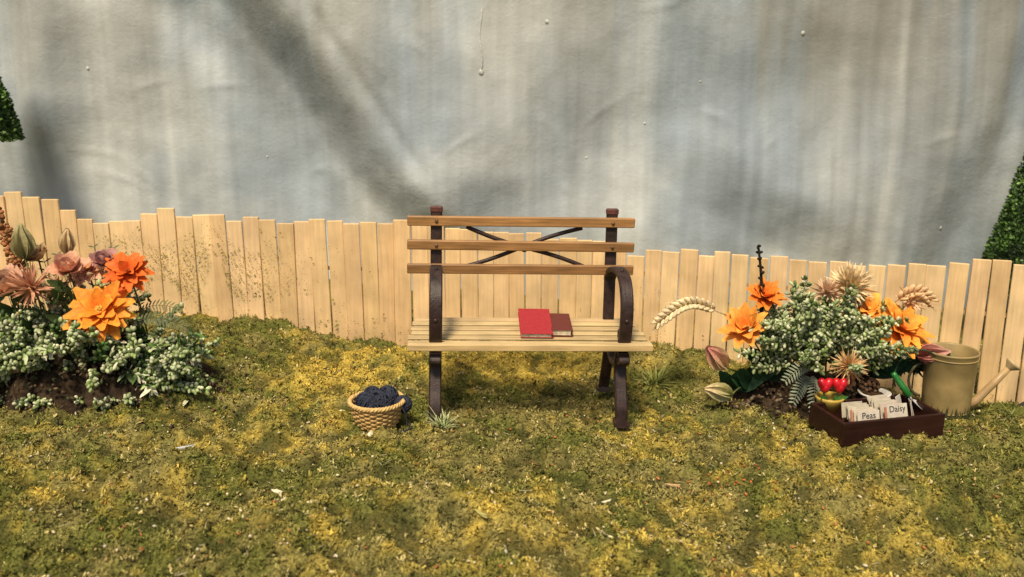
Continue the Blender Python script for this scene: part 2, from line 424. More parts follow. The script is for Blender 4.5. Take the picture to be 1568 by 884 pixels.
# ---------------------------------------------------------------- bench
def catmull(P,n=6):
    out=[];P=[np.array(p,float) for p in P]
    Q=[2*P[0]-P[1]]+P+[2*P[-1]-P[-2]]
    for i in range(1,len(Q)-2):
        for k in range(n):
            t=k/n;a,b,c,d=Q[i-1],Q[i],Q[i+1],Q[i+2]
            out.append(.5*((2*b)+(-a+c)*t+(2*a-5*b+4*c-d)*t*t+(-a+3*b-3*c+d)*t**3))
    out.append(P[-1]);return out
def strap(mb,x,yz,w,th,col,n=6):
    P=catmull(yz,n);vs=[];b=min(w,th)*.22
    sec=[(-w/2+b,-th/2),(w/2-b,-th/2),(w/2,-th/2+b),(w/2,th/2-b),(w/2-b,th/2),(-w/2+b,th/2),(-w/2,th/2-b),(-w/2,-th/2+b)]
    for i,p in enumerate(P):
        t=P[min(i+1,len(P)-1)]-P[max(i-1,0)];t=t/np.linalg.norm(t);nn=(-t[1],t[0])
        for sx,sn in sec: vs.append((x+sx,p[0]+nn[0]*sn,p[1]+nn[1]*sn))
    fs=[(i*8+j,i*8+(j+1)%8,(i+1)*8+(j+1)%8,(i+1)*8+j) for i in range(len(P)-1) for j in range(8)]
    fs.append(tuple(range(7,-1,-1)));fs.append(tuple((len(P)-1)*8+j for j in range(8)))
    mb.add(vs,fs,col)
bench=empty('park_bench',(.068,4.67,.005),(0,math.radians(1.6),math.radians(4.6)))
iron=colmat('cast_iron',rough=.5,noise=28,amt=.5,bump=.2,spec=.4,bscale=90)
IR=C(.030,.015,.012)
for nm,x in(('side_frame_1',-.498),('side_frame_2',.498)):
    mb=MB()
    strap(mb,x,[(.235,.40),(.25,.6),(.275,.85),(.295,1.075)],.064,.03,IR)
    strap(mb,x,[(.235,.43),(.19,.33),(.20,.2),(.25,.08),(.275,.0)],.06,.034,IR)
    strap(mb,x,[(.22,.41),(.05,.415),(-.1,.415),(-.22,.42)],.06,.036,IR)
    strap(mb,x,[(-.17,.41),(-.15,.3),(-.19,.2),(-.24,.1),(-.255,.02)],.066,.034,IR)
    strap(mb,x,[(.19,.36),(.10,.30),(.0,.275),(-.1,.30),(-.16,.36)],.05,.028,IR)
    strap(mb,x,[(-.225,.022),(-.26,.014),(-.305,.02)],.078,.032,IR)
    strap(mb,x,[(.30,.014),(.27,.012),(.24,.02)],.075,.028,IR)
    strap(mb,x,[(.262,.69),(.20,.745),(.08,.785),(-.05,.795),(-.15,.77),(-.215,.70),(-.24,.62),(-.238,.53),(-.215,.455)],.068,.03,IR,8)
    strap(mb,x,[(-.215,.48),(-.185,.51),(-.155,.495),(-.16,.465)],.05,.018,IR)
    strap(mb,x,[(-.17,.395),(-.22,.385),(-.245,.355),(-.22,.335),(-.195,.355)],.06,.02,IR)
    mb.blob((x,-.07,.81),(0,0,1),.02,.012,IR,8,6); mb.blob((x,-.255,.58),(0,1,0),.02,.012,IR,8,6)
    mb.box((x,.292,1.072),(.07,.036,.035),C(.10,.035,.028),bev=.006)
    mk(nm,mb,iron,parent=bench,smooth=False)
mb=MB()
def bar(p,q,bow):
    P=[]
    for k in range(13):
        t=k/12; P.append(Vector(p).lerp(Vector(q),t)+Vector((0,0,bow*math.sin(math.pi*t*2))))
    mb.tube(P,.0135,.0135,IR,6)
bar((-.33,.288,.975),(.40,.252,.735),-.010)
bar((.33,.296,.975),(-.40,.262,.735),.010)
mb.blob((0,.27,.857),(0,1,0),.05,.022,IR,10,6)
mk('cross_brace',mb,iron,parent=bench)
wd=woodmat('bench_rail_wood',0,rough=.4,amt=.35,scale=12)
mb=MB()
for z,y,c in((1.012,.262,C(.42,.22,.085)),(.877,.245,C(.39,.205,.08)),(.745,.232,C(.31,.165,.065))):
    mb.box((-.018,y,z),(1.285,.026,.055),var(c,.04),Matrix.Rotation(.09,3,'X')@Matrix.Rotation(random.uniform(-.004,.004),3,'Y'),bev=.005)
mk('backrest',mb,wd,parent=bench,smooth=False)
mb=MB()
for z,y in((1.012,.247),(.877,.230),(.745,.217)):
    for x in(-.498,.498):
        mb.blob((x,y,z),(0,1,0),.012,.011,C(.16,.08,.04),8,4)
mk('bolts',mb,iron,parent=bench)
mb=MB()
for k in range(6):
    y=-.225+k*.090
    mb.box((random.uniform(-.010,.010),y,.449+random.uniform(-.003,.003)),(1.285-.007*k,.055,.011),var(C(.60,.44,.22),.14),Matrix.Rotation(random.uniform(-.008,.008),3,'Z')@Matrix.Rotation(random.uniform(-.02,.05),3,'X'),bev=.003)
mb.box((0,-.268,.438),(1.285,.014,.034),C(.62,.44,.21),bev=.003)
mk('seat',mb,woodmat('seat_wood',0,rough=.45,amt=.28,scale=12),parent=bench,smooth=False)
mb=MB()
mb.box((0,-.02,.428),(.04,.46,.018),C(.10,.06,.035),bev=.003)
mk('seat_batten',mb,wd,parent=bench,smooth=False)

# ---------------------------------------------------------------- books on the seat
clothr=colmat('book_cover',rough=.6,noise=90,amt=.12,bump=.25,spec=.2)
def book(name,loc,rot,w,d,t,col,page=C(.66,.58,.42)):
    e=empty(name,loc,rot)
    mb=MB();c=.004
    mb.box((0,0,c/2),(w,d,c),col,bev=.001); mb.box((0,0,t-c/2),(w,d,c),col,bev=.001)
    mb.box((w/2-c/2,0,t/2),(c,d,t-2*c-.0006),col)
    mk('cover',mb,clothr,parent=e,smooth=False)
    mb=MB(); n=max(3,int((t-2*c)/.003))
    for k in range(n):
        z=c+.0008+(t-2*c-.0016)*(k+.5)/n
        mb.box((-.003+random.uniform(-.001,.001),random.uniform(-.001,.001),z),(w-.012,d-.008,(t-2*c)/n*.82),var(page,.06))
    mk('pages',mb,colmat(name+'_paper',rough=.8,bump=0),parent=e,smooth=False)
    return e
book('red_book',(.125,4.63,.500),(math.radians(17),math.radians(2),math.radians(4)),.172,.25,.028,C(.36,.032,.038))
book('brown_book',(.262,4.65,.478),(math.radians(10),math.radians(2),math.radians(3)),.115,.205,.040,C(.14,.035,.026))

# ---------------------------------------------------------------- basket with yarn
def ruv(): return Vector((random.gauss(0,1),random.gauss(0,1),random.gauss(0,1))).normalized()
def V3(*a): return Vector(a)
def basket():
    bx,by=-.706,4.35; e=empty('wicker_basket',(bx,by,gz(bx,by)+.001))
    wm=colmat('wicker',rough=.55,noise=60,amt=.25,bump=.3)
    mb=MB();rows=10;H=.125;ns=26
    R=lambda t:.090+.046*t**.7
    for k in range(rows):
        t=(k+.5)/rows;pts=[]
        for j in range(156):
            q=2*math.pi*j/156; rr=R(t)+.0055*math.sin(ns/2*q*1.0+math.pi*(k%2))
            pts.append((rr*math.cos(q),rr*math.sin(q),H*t+.005))
        mb.tube(pts,.0075,.0075,var(C(.56,.36,.13),.14),6,closed=True)
    for j in range(ns):
        q=2*math.pi*j/ns
        mb.tube([(R(t)*math.cos(q),R(t)*math.sin(q),H*t) for t in(0,.25,.5,.75,1,1.05)],.006,.006,var(C(.48,.30,.11),.15),5)
    for s in(0,1,2):
        pts=[]
        for j in range(150):
            q=2*math.pi*j/150; ph=q*16+s*2*math.pi/3
            pts.append(((.140+.007*math.cos(ph))*math.cos(q),(.140+.007*math.cos(ph))*math.sin(q),H+.012+.007*math.sin(ph)))
        mb.tube(pts,.0068,.0068,var(C(.62,.42,.16),.08),6,closed=True)
    mb.lathe((0,0,0),[(.0,.004),(.06,.003),(.09,.006),(.130,H)],C(.26,.16,.06))
    mk('basket_weave',mb,wm,parent=e)
    mb=MB()
    for x,y,z,r in((-.05,-.02,.135,.055),(.035,-.045,.132,.052),(.05,.05,.142,.055),(-.03,.06,.138,.05),(.135,.015,.110,.045),(0,0,.10,.085)):
        mb.blob((x,y,z),(0,0,1),r*1.86,r*.93,C(.012,.014,.022),12,8)
        for k in range(24):
            ax=ruv(); a=ax.orthogonal().normalized();b=ax.cross(a)
            off=random.uniform(-.4,.4)*r; rr=math.sqrt(r*r-off*off)
            mb.tube([Vector((x,y,z))+ax*off+(a*math.cos(2*math.pi*j/22)+b*math.sin(2*math.pi*j/22))*rr for j in range(22)],.0042,.0042,var(C(.035,.040,.060),.4),5,closed=True)
    mb.tube([(.13,-.05,.14),(.155,-.06,.09),(.16,-.05,.03),(.19,-.07,.012),(.16,-.10,.010),(.12,-.11,.010)],.004,.004,C(.03,.035,.055),5)
    mk('yarn',mb,colmat('yarn',rough=.9,noise=120,amt=.4,bump=.5,spec=.1),parent=e)
basket()

# ---------------------------------------------------------------- plant parts
plantm=colmat('petals_and_leaves',rough=.6,noise=45,amt=.22,bump=.15,spec=.25,transl=.15)
podm=colmat('foliage_pods',rough=.55,noise=45,amt=.2,bump=0,spec=.3,detail=1)
soilm=colmat('potting_soil',rough=.95,noise=45,amt=.6,bump=1.0,spec=.05,bscale=70)
def daisy(mb,c,nrm,R,c0,c1,ctr,layers=((.0,1,13),(.32,.88,11),(.75,.62,9)),wid=.42):
    c=Vector(c);n=Vector(nrm).normalized();a=n.orthogonal().normalized();b=n.cross(a)
    for el,k,m in layers:
        ph=random.random()
        for j in range(m):
            q=2*math.pi*(j+ph+random.uniform(-.2,.2))/m; e=el+random.uniform(-.14,.14)
            d=(a*math.cos(q)+b*math.sin(q))*math.cos(e)+n*math.sin(e)
            mb.petal(c+n*el*R*.05,d,n,R*k*random.uniform(.82,1.1),R*wid*random.uniform(.8,1.15),random.uniform(-.28,.12),random.uniform(.15,.55),var(c0,.14),var(c1,.14),7,1.15,.14)
    for k in range(36):
        d=(n+ruv()*.9).normalized(); mb.blob(c+n*R*.05+d*R*.1,d,R*.14,R*.022,var(ctr,.25),4,3)
def rose(mb,c,nrm,R,c0,c1):
    c=Vector(c);n=Vector(nrm).normalized();a=n.orthogonal().normalized();b=n.cross(a)
    for el,k,m,r0 in((.45,1.05,6,.18),(.8,1.0,6,.15),(1.1,.9,5,.10),(1.35,.8,4,.05)):
        ph=random.random()
        for j in range(m):
            q=2*math.pi*(j+ph+random.uniform(-.15,.15))/m
            rd=a*math.cos(q)+b*math.sin(q); e=el+random.uniform(-.12,.12)
            d=rd*math.cos(e)+n*math.sin(e)
            mb.petal(c+rd*R*r0,d,-rd+n*.3,R*k*random.uniform(.85,1.1),R*.95,random.uniform(.05,.35),.45,var(c0,.15),var(c1,.15),7,1.2,.16)
def thistle(mb,c,nrm,R,c0,c1,m=110,w=.10):
    c=Vector(c);n=Vector(nrm).normalized()
    mb.blob(c-n*R*.1,n,R*.7,R*.33,c0,8,6)
    for k in range(m):
        d=(ruv()+n*.75).normalized(); mb.petal(c,d,ruv(),R*random.uniform(.75,1.1),R*w,random.uniform(-.15,.15),.3,var(c0,.15),var(c1,.15),3)
def bud(mb,base,d,L,W,c0,c1,m=6):
    base=Vector(base);d=Vector(d).normalized();a=d.orthogonal().normalized();b=d.cross(a)
    for j in range(m):
        q=2*math.pi*j/m+random.random()*.3; rd=a*math.cos(q)+b*math.sin(q)
        mb.petal(base,d+rd*.42,-rd,L*random.uniform(.88,1.08),W*.9,.36,.5,var(c0,.12),var(c1,.12),6,.8)
def arc(p,q,sag,n=8,sd=(0,0,1)):
    p=Vector(p);q=Vector(q);s=Vector(sd)
    return [p.lerp(q,k/n)+s*sag*math.sin(math.pi*k/n) for k in range(n+1)]
def wheat(mb,pts,R,c0):
    n=len(pts)
    mb.tube(pts,.004,.003,c0)
    for i in range(1,n):
        t=(pts[i]-pts[i-1]).normalized();u=V3(0,-.5,1);u=(u-t*u.dot(t)).normalized();s=t.cross(u)
        for sd in(u,-u,s,-s):
            k=.65+.5*math.sin(math.pi*i/n)
            d=(t*1.0+sd*.75).normalized()
            mb.blob(pts[i]+d*R*.5*k+sd*R*.15,d,R*1.15*k,R*.24*k,var(c0,.12),6,4)
            if random.random()<.5: mb.tube([pts[i]+d*R*k,pts[i]+(d+t*.8).normalized()*R*2.0*k],.0014,.0006,var(c0,.1),3)
def fern(mb,pts,W,c0):
    mb.tube(pts,.003,.0015,c0,4);n=len(pts)
    for i in range(1,n):
        t=(pts[i]-pts[i-1]).normalized();s=t.cross(V3(.2,-.7,.6)).normalized();k=math.sin(math.pi*min(1,(1-i/n)*.8+.15))
        for sg in(-1,1):
            mb.petal(pts[i],s*sg+t*.5,V3(0,-.6,.7),W*k,W*.24,-.1,.15,var(c0,.2),var(c0,.2),3)
def sprig(mb,base,d,L,pal,podL=.034,podR=.0095,droop=.25,leafy=.0):
    d=Vector(d).normalized();base=Vector(base);n=max(5,int(L/.021));p=base;P=[p.copy()];dd=d.copy()
    for k in range(n):
        dd=(dd+V3(0,0,-droop/n)+ruv()*.07).normalized();p=p+dd*L/n;P.append(p.copy())
    mb.tube(P,.0035,.0018,C(.10,.12,.04),4)
    tone=random.uniform(.7,1.2)
    for i in range(int(n*.2),n+1):
        for k in range(3):
            o=ruv();o=(o-dd*o.dot(dd)).normalized(); q=(o+dd*random.uniform(.3,1.0)).normalized()
            c=var(random.choice(pal),.2); c=(c[0]*tone,c[1]*tone,c[2]*tone,1)
            pl=podL*random.uniform(.6,1.15)
            if random.random()<leafy: mb.petal(P[i],q,V3(0,-.4,.8),pl*1.6,pl*.55,-.1,.3,c,var(c,.1),4)
            else: mb.blob(P[i]+q*pl*.6,q,pl,podR*random.uniform(.7,1.2),(c[0]*.42,c[1]*.55,c[2]*.3,1),6,4,col2=c)
def mound(name,cx,cy,rx,ry,h,parent):
    n=70;V=[];F=[];cc=[]
    for j in range(n+1):
        for i in range(n+1):
            u=i/n*2-1;v=j/n*2-1
            X=cx+u*rx;Y=cy+v*ry;r=math.sqrt(u*u+v*v)
            z=gz(X,Y)+h*max(-.4,(1-r*r))*(.6+.8*float(fbm(X*6,Y*6,2)))+.05*(float(fbm(X*16,Y*16,3))-.5)-.012
            V.append((X,Y,z)); k=.6+.9*float(fbm(X*20,Y*20,2)); cc.append((.040*k,.027*k,.017*k))
    for j in range(n):
        for i in range(n):
            a=j*(n+1)+i;F.append((a,a+1,a+n+2,a+n+1))
    npmesh(name,V,F,np.array(cc),soilm,parent=parent)
def crumbs(mb,cx,cy,rx,ry,n,cols,h):
    for k in range(n):
        X=cx+random.gauss(0,.5)*rx;Y=cy+random.gauss(0,.5)*ry
        r=((X-cx)/rx)**2+((Y-cy)/ry)**2
        z=gz(X,Y)+h*max(0,1-r)+.004
        mb.blob((X,Y,z),ruv(),random.uniform(.012,.04),random.uniform(.005,.012),var(random.choice(cols),.3),5,4)
ORG0=C(.82,.18,.012);ORG1=C(.88,.36,.04);YEL=C(.75,.5,.10)
PALE=[C(.42,.48,.25),C(.55,.57,.38),C(.28,.33,.14),C(.15,.20,.06),C(.60,.59,.42)]
GRN=[C(.08,.15,.03),C(.13,.20,.06),C(.05,.10,.03)]
# ---- left bed
bed=empty('flower_bed')
mound('soil',-2.55,4.9,.88,.44,.27,bed)
mb=MB();mp_=MB()
crumbs(mp_,-2.4,4.75,.9,.4,650,[C(.07,.045,.025),C(.10,.065,.035),C(.05,.06,.02)],.20)
for k in range(235):
    a=random.uniform(-1,1);X=-2.46+.52*a;Y=4.85+random.uniform(-.25,.2)
    z=.12+.30*(1-a*a)*random.uniform(.35,1.15)
    d=V3(a*.9+random.gauss(0,.35),-.5+random.gauss(0,.35),random.uniform(.2,1.2))
    sprig(mp_,(X,Y,z),d,random.uniform(.16,.32),PALE if random.random()<.88 else GRN,podL=.036,podR=.012,leafy=.04,droop=.55)
for k in range(50):
    X=random.uniform(-2.2,-1.92);Y=4.8+random.uniform(-.15,.15)
    sprig(mp_,(X,Y,.12+random.random()*.12),V3(.35+random.gauss(0,.35),-.4+random.gauss(0,.3),.6+random.gauss(0,.25)),random.uniform(.15,.28),PALE+GRN,podL=.045,podR=.007,leafy=.4,droop=.6)
for k in range(20):
    X=random.uniform(-2.9,-2.0)
    sprig(mp_,(X,4.6,.07),V3(random.gauss(0,.5),-.7,.35),.15,PALE,podL=.036,podR=.010,droop=.3)
mk('pods',mp_,podm,parent=bed)
for k in range(24):
    X=random.uniform(-2.95,-2.1);mb.petal((X,4.88,.2),V3(random.gauss(0,.4),-.3,.8),V3(0,-1,.2),random.uniform(.2,.36),.08,.1,.3,C(.03,.06,.02),C(.06,.11,.035),6)
mk('leaves',mb,plantm,parent=bed)
mb=MB()
def stem(p,by=4.9): mb.tube(arc((p[0]+.03,by,.12),p,.03,6,(1,0,0)),.006,.005,C(.14,.16,.05))
def fl(f,p,*a,**k): stem(p); f(mb,p,*a,**k)
fl(daisy,(-2.23,4.64,.575),(.1,-.68,.70),.205,ORG0,ORG1,YEL,layers=((-.1,1,14),(.28,.88,12),(.75,.6,9)),wid=.38)
fl(daisy,(-2.13,4.80,.755),(.1,-.65,.72),.145,C(.70,.09,.014),C(.80,.18,.025),C(.45,.10,.02),wid=.38)
fl(daisy,(-2.40,4.9,.74),(-.1,-.6,.8),.12,C(.75,.34,.18),C(.78,.48,.32),YEL)
fl(rose,(-2.78,4.76,.66),(-.1,-.6,.8),.125,C(.58,.32,.18),C(.72,.44,.29))
fl(rose,(-2.95,4.66,.50),(.1,-.7,.6),.13,C(.64,.46,.22),C(.74,.56,.34))
fl(thistle,(-2.62,4.70,.69),(.1,-.6,.7),.14,C(.50,.24,.12),C(.70,.38,.24),w=.11)
fl(rose,(-2.46,4.80,.76),(.1,-.5,.9),.10,C(.62,.26,.15),C(.76,.44,.30))
fl(rose,(-2.29,4.87,.79),(.2,-.5,.9),.08,C(.38,.15,.15),C(.56,.31,.27))
fl(rose,(-2.70,4.95,.80),(0,-.5,.9),.085,C(.52,.30,.16),C(.66,.46,.28))
fl(thistle,(-2.52,4.78,.66),(0,-.7,.6),.09,C(.60,.34,.16),C(.78,.52,.32),m=80,w=.14)
fl(bud,(-2.72,4.85,.82),(.05,-.1,1),.20,.14,C(.28,.26,.11),C(.50,.44,.23))
fl(bud,(-2.51,4.9,.84),(.2,-.1,1),.15,.10,C(.46,.37,.20),C(.72,.56,.32))
fl(bud,(-2.92,4.8,.70),(-.2,-.1,1),.16,.12,C(.5,.42,.22),C(.66,.54,.33))
for k in range(34):
    q=V3(-2.60+max(-.5,min(.38,random.gauss(0,.22))),4.76,.52+max(-.2,min(.15,random.gauss(0,.10))))
    mb.petal(q,V3(random.gauss(0,.6),-.4,.5),V3(0,-1,.4),.14,.055,.1,.3,C(.045,.08,.03),C(.10,.15,.045))
for k in range(40):
    q=V3(-2.62+max(-.5,min(.36,random.gauss(0,.2))),4.80,.64+max(-.2,min(.14,random.gauss(0,.08)))); d=(ruv()+V3(0,-.6,.6)).normalized()
    mb.tube([q,q+V3(.01,.03,-.16)],.002,.002,C(.2,.18,.06),3)
    for j in range(5): mb.petal(q,(d+ruv()*.7),d,.035,.02,.1,.3,C(.55,.35,.2),C(.72,.52,.34),3)
for x0,zt,y0 in((-2.86,1.06,4.9),(-2.80,.98,4.85),(-2.94,1.1,5.0)):
    P=arc((x0+.06,y0,.5),(x0,y0,zt),.03,14,(1,0,0)); mb.tube(P,.004,.003,C(.2,.1,.04))
    for i in range(5,15):
        for k in range(8):
            d=ruv(); mb.blob(P[i]+d*.030,d,.024,.012,var(C(.36,.15,.055),.3),6,4)
for k in range(7):
    x0=-2.75+.1*k; P=arc((x0,4.95,.4),(x0-.05+random.gauss(0,.04),4.95,.84+random.uniform(-.05,.08)),.02,10,(1,0,0))
    fern(mb,P,.05,C(.10,.13,.05))
fern(mb,arc((-2.15,4.75,.46),(-1.80,4.70,.47),.05,16),.055,C(.10,.12,.05))
fern(mb,arc((-2.15,4.85,.50),(-1.86,4.8,.54),.04,14),.045,C(.16,.16,.07))
mk('flowers',mb,plantm,parent=bed)
# ---- right bed
bed2=empty('flower_bed.001')
mound('soil',1.83,4.98,.64,.38,.17,bed2)
mb=MB();mp_=MB()
crumbs(mp_,1.8,4.85,.65,.35,600,[C(.07,.045,.025),C(.10,.065,.035),C(.16,.12,.07)],.13)
for k in range(150):
    a=random.uniform(-1,1);X=1.76+.20*a;Y=4.92+random.uniform(-.2,.15)
    d=V3(a*.75+random.gauss(0,.28),-.35+random.gauss(0,.3),random.uniform(.5,1.4))
    sprig(mp_,(X,Y,.16+random.random()*.18),d,random.uniform(.18,.38),PALE,podL=.040,podR=.0100,droop=.35)
for k in range(30):
    X=random.uniform(2.05,2.4); sprig(mp_,(X,4.95,.12),V3(random.gauss(0,.5),-.4,.7),random.uniform(.12,.25),GRN+PALE[:1],podL=.045,podR=.006,leafy=.7)
mk('pods',mp_,podm,parent=bed2)
for x0,z0 in((1.43,.2),(1.98,.3),(2.18,.25),(1.34,.14),(1.46,.3),(2.08,.22)):
    for k in range(6):
        mb.petal((x0+random.gauss(0,.05),4.9,z0-.1),V3(random.gauss(0,.6),-.5,.55),V3(0,-1,.5),random.uniform(.14,.24),.09,-.1,.3,C(.018,.05,.022),C(.03,.09,.035),6)
for p,q in(((1.70,4.75,.14),(1.56,4.62,.06)),((1.70,4.72,.17),(1.66,4.58,.03)),((1.74,4.75,.2),(1.52,4.66,.17))):
    fern(mb,arc(p,q,.05,14),.05,C(.28,.32,.22))
mk('leaves',mb,plantm,parent=bed2)
mb=MB()
def stem(p,by=4.98): mb.tube(arc((1.8+(p[0]-1.8)*.5,by,.05),p,.04,6,(-1,0,.3)),.006,.005,C(.14,.17,.05))
CR=C(.80,.66,.41)
P=arc((1.18,4.90,.50),(.83,4.84,.455),.075,13); wheat(mb,P,.056,CR); mb.tube(arc((1.45,4.95,.25),(1.18,4.90,.50),.05,6),.005,.004,C(.5,.42,.2))
L1=((.30,1,10),(.65,.92,9),(1.05,.72,7))
fl(daisy,(1.325,4.82,.42),(-.4,-.6,.65),.155,ORG0,C(.90,.42,.07),YEL,layers=L1,wid=.42)
fl(daisy,(1.445,4.92,.575),(.1,-.55,.8),.13,C(.74,.13,.015),C(.86,.30,.04),YEL,layers=L1,wid=.42)
P=arc((1.43,4.9,.42),(1.385,4.9,.885),.012,12,(1,0,0)); mb.tube(P,.012,.006,C(.02,.014,.012),6)
for p in P[2:]:
    for k in range(3):
        d=ruv(); mb.blob(p+d*.010,d,.026,.009,C(.025,.015,.012),5,4)
fl(bud,(1.22,4.80,.20),(-.7,-.3,.75),.19,.14,C(.62,.48,.24),C(.56,.24,.20))
fl(bud,(1.25,4.74,.06),(-1,-.25,.28),.18,.12,C(.36,.38,.14),C(.74,.58,.34))
fl(thistle,(1.92,4.90,.645),(0,-.5,.85),.145,C(.70,.50,.24),C(.84,.68,.42),m=190,w=.15)
fl(thistle,(1.80,4.90,.61),(-.3,-.5,.8),.10,C(.70,.45,.26),C(.80,.58,.40),m=90,w=.16)
fl(thistle,(1.84,4.60,.275),(0,-.8,.5),.11,C(.62,.34,.14),C(.88,.60,.30),m=190,w=.06)
fl(rose,(1.85,4.66,.175),(0,-.8,.3),.055,C(.5,.2,.09),C(.6,.3,.15))
L2=((.05,1,11),(.4,.9,9),(.9,.62,7))
fl(daisy,(2.19,4.82,.42),(.3,-.6,.72),.205,ORG0,C(.90,.42,.06),YEL,layers=L2,wid=.38)
fl(daisy,(2.03,4.88,.51),(-.1,-.6,.8),.165,C(.86,.25,.02),C(.90,.46,.08),YEL,layers=L2,wid=.38)
fl(bud,(2.27,4.74,.29),(.8,-.35,.25),.17,.13,C(.42,.12,.09),C(.62,.34,.27))
P=arc((2.20,4.93,.55),(2.38,4.90,.57),.05,8); wheat(mb,P,.055,C(.78,.53,.28))
fl(thistle,(2.29,4.93,.56),(.1,-.5,.8),.10,C(.68,.42,.2),C(.84,.62,.38),m=80,w=.15)
mb.tube([V3(2.25+.13*math.cos(q),4.66,.2+.15*math.sin(q)) for q in np.linspace(0.0,3.6,16)],.006,.004,C(.03,.06,.03),6)
mk('flowers',mb,plantm,parent=bed2)

# ---------------------------------------------------------------- seed tray
tray=empty('seed_tray',(1.946,4.44,gz(1.946,4.35)+.004),(0,math.radians(.8),math.radians(14.5)))
dw=woodmat('dark_stained_wood',0,rough=.3,amt=.3,scale=10)
mb=MB();B=C(.032,.012,.009);w,d,h,t=.61,.31,.125,.022
mb.box((0,-d/2+t/2,h/2),(w,t,h),B,bev=.004);mb.box((0,d/2-t/2,h/2),(w,t,h),B,bev=.004)
for s in(-1,1): mb.box((s*(w/2-t/2),0,h/2),(t,d-2*t-.002,h-.002),B,bev=.004)
mb.box((0,0,.012),(w-2*t-.002,d-2*t-.002,.02),B)
mk('wooden_box',mb,dw,parent=tray,smooth=False)
paper=colmat('paper',rough=.75,noise=25,amt=.14,bump=.1)
ink,_,bi=newmat('ink'); bi.inputs['Base Color'].default_value=(.03,.03,.03,1); bi.inputs['Roughness'].default_value=.7
mb=MB();labels=[]
PC=C(.55,.49,.40)
def card(x,y,z,w,hh,tilt,yaw,col=PC,text=None,th=.004):
    R=Matrix.Rotation(yaw,3,'Z')@Matrix.Rotation(tilt,3,'X')@Matrix.Rotation(random.uniform(-.04,.04) if not text else 0,3,'Y')
    mb.box((x,y,z),(w,th,hh),col,R,bev=.001)
    if text: labels.append((text,Vector((x,y,z)),R,th))
card(-.115,-.09,.112,.130,.080,-.25,-.02,text='Peas')
card(.075,-.065,.124,.128,.080,-.32,.03,text='Daisy')
for k in range(5): card(-.125+random.uniform(-.012,.012),-.065+.022*k,.112+.002*k,.125,.080,-.28,random.uniform(-.06,.06),var(C(.46,.40,.31),.2))
for k in range(6): card(.065+random.uniform(-.02,.025),-.04+.022*k,.120+.001*k,.125,.080,-.35-.05*k,random.uniform(-.14,.2),var(C(.48,.42,.33),.2))
card(.185,-.04,.115,.07,.085,-.2,.9);card(.215,.0,.11,.065,.085,-.3,1.1,C(.44,.41,.34));card(.175,.05,.12,.07,.085,-.3,.6)
card(-.02,.03,.122,.06,.085,.1,.9,C(.42,.35,.24))
for x in(-.205,-.0): mb.box((x,-.075,.11),(.012,.004,.09),C(.45,.18,.10),Matrix.Rotation(-.25,3,'X'))
mk('seed_packets',mb,paper,parent=tray,smooth=False)
for s,c,R,th in labels:
    cu=bpy.data.curves.new('label_'+s.lower(),'FONT'); cu.body=s; cu.size=.046; cu.align_x='CENTER';cu.align_y='CENTER';cu.extrude=.0005
    cu.materials.append(ink); o=bpy.data.objects.new('label_'+s.lower(),cu); scene.collection.objects.link(o); o.parent=tray
    R3=R@Matrix.Rotation(math.pi/2,3,'X'); nrm=R@Vector((0,-1,0))
    o.matrix_local=Matrix.Translation(c+nrm*(th/2+.0015)+R@Vector((0,0,.014)))@R3.to_4x4()
gloss=colmat('glazed',rough=.3,noise=20,amt=.1,bump=0,spec=.5)
tp=empty('potted_tulips',(1.74,4.57,.0))
mb=MB();mb.lathe((0,0,.03),[(.0,0),(.045,.0),(.075,.07),(.08,.085),(.070,.085),(.05,.05),(0,.045)],C(.55,.38,.07),24)
mk('bowl',mb,gloss,parent=tp)
mb=MB()
for s in(-1,1):
    for k in(-1,1):
        mb.blob((s*.040+k*.014,-.02,.19),(k*.45,0,1),.075,.026,C(.55,.01,.02),10,8)
    mb.blob((s*.040,-.02,.172),(0,0,1),.065,.028,C(.50,.01,.02),10,8)
    mb.tube([(s*.040,-.01,.14),(s*.02,0,.08)],.006,.006,C(.06,.2,.04))
    mb.petal((s*.02,-.02,.10),(s*.7,-.4,.4),(0,-1,.3),.08,.03,.1,.3,C(.05,.15,.03),C(.06,.18,.04))
mk('tulips',mb,gloss,parent=tp)
bw=empty('small_bowl',(2.02,4.66,.0))
mb=MB();mb.lathe((0,0,.06),[(0,0),(.05,.0),(.085,.035),(.09,.045),(.08,.045),(.05,.02),(0,.018)],C(.75,.72,.66),24)
mk('bowl_body',mb,gloss,parent=bw)
mb=MB()
for k in range(60):
    dd=ruv();mb.blob((-.02+.05*dd.x,.03+.04*dd.y,.13+.04*dd.z),ruv(),.025,.012,var(C(.09,.05,.03),.3),6,4)
mb.blob((0,0,.088),(0,0,1),.03,.06,C(.06,.035,.02),12,6)
mk('seeds_and_soil',mb,soilm,parent=bw)
tr=empty('garden_trowel',(2.14,4.60,.0))
mb=MB();mb.tube([(.035,-.03,.115),(.0,-.0,.165),(-.035,.02,.215),(-.045,.025,.23)],.019,.015,C(.02,.16,.03),10)
mk('handle',mb,gloss,parent=tr)
mb=MB();mb.tube([(.035,-.03,.115),(.05,-.04,.09)],.006,.006,C(.3,.3,.3),8)
mb.petal((.05,-.04,.095),(.6,-.4,-.55),(.3,-.3,.8),.12,.06,.05,.3,C(.5,.5,.48),C(.55,.55,.52))
mk('blade',mb,gloss,parent=tr)

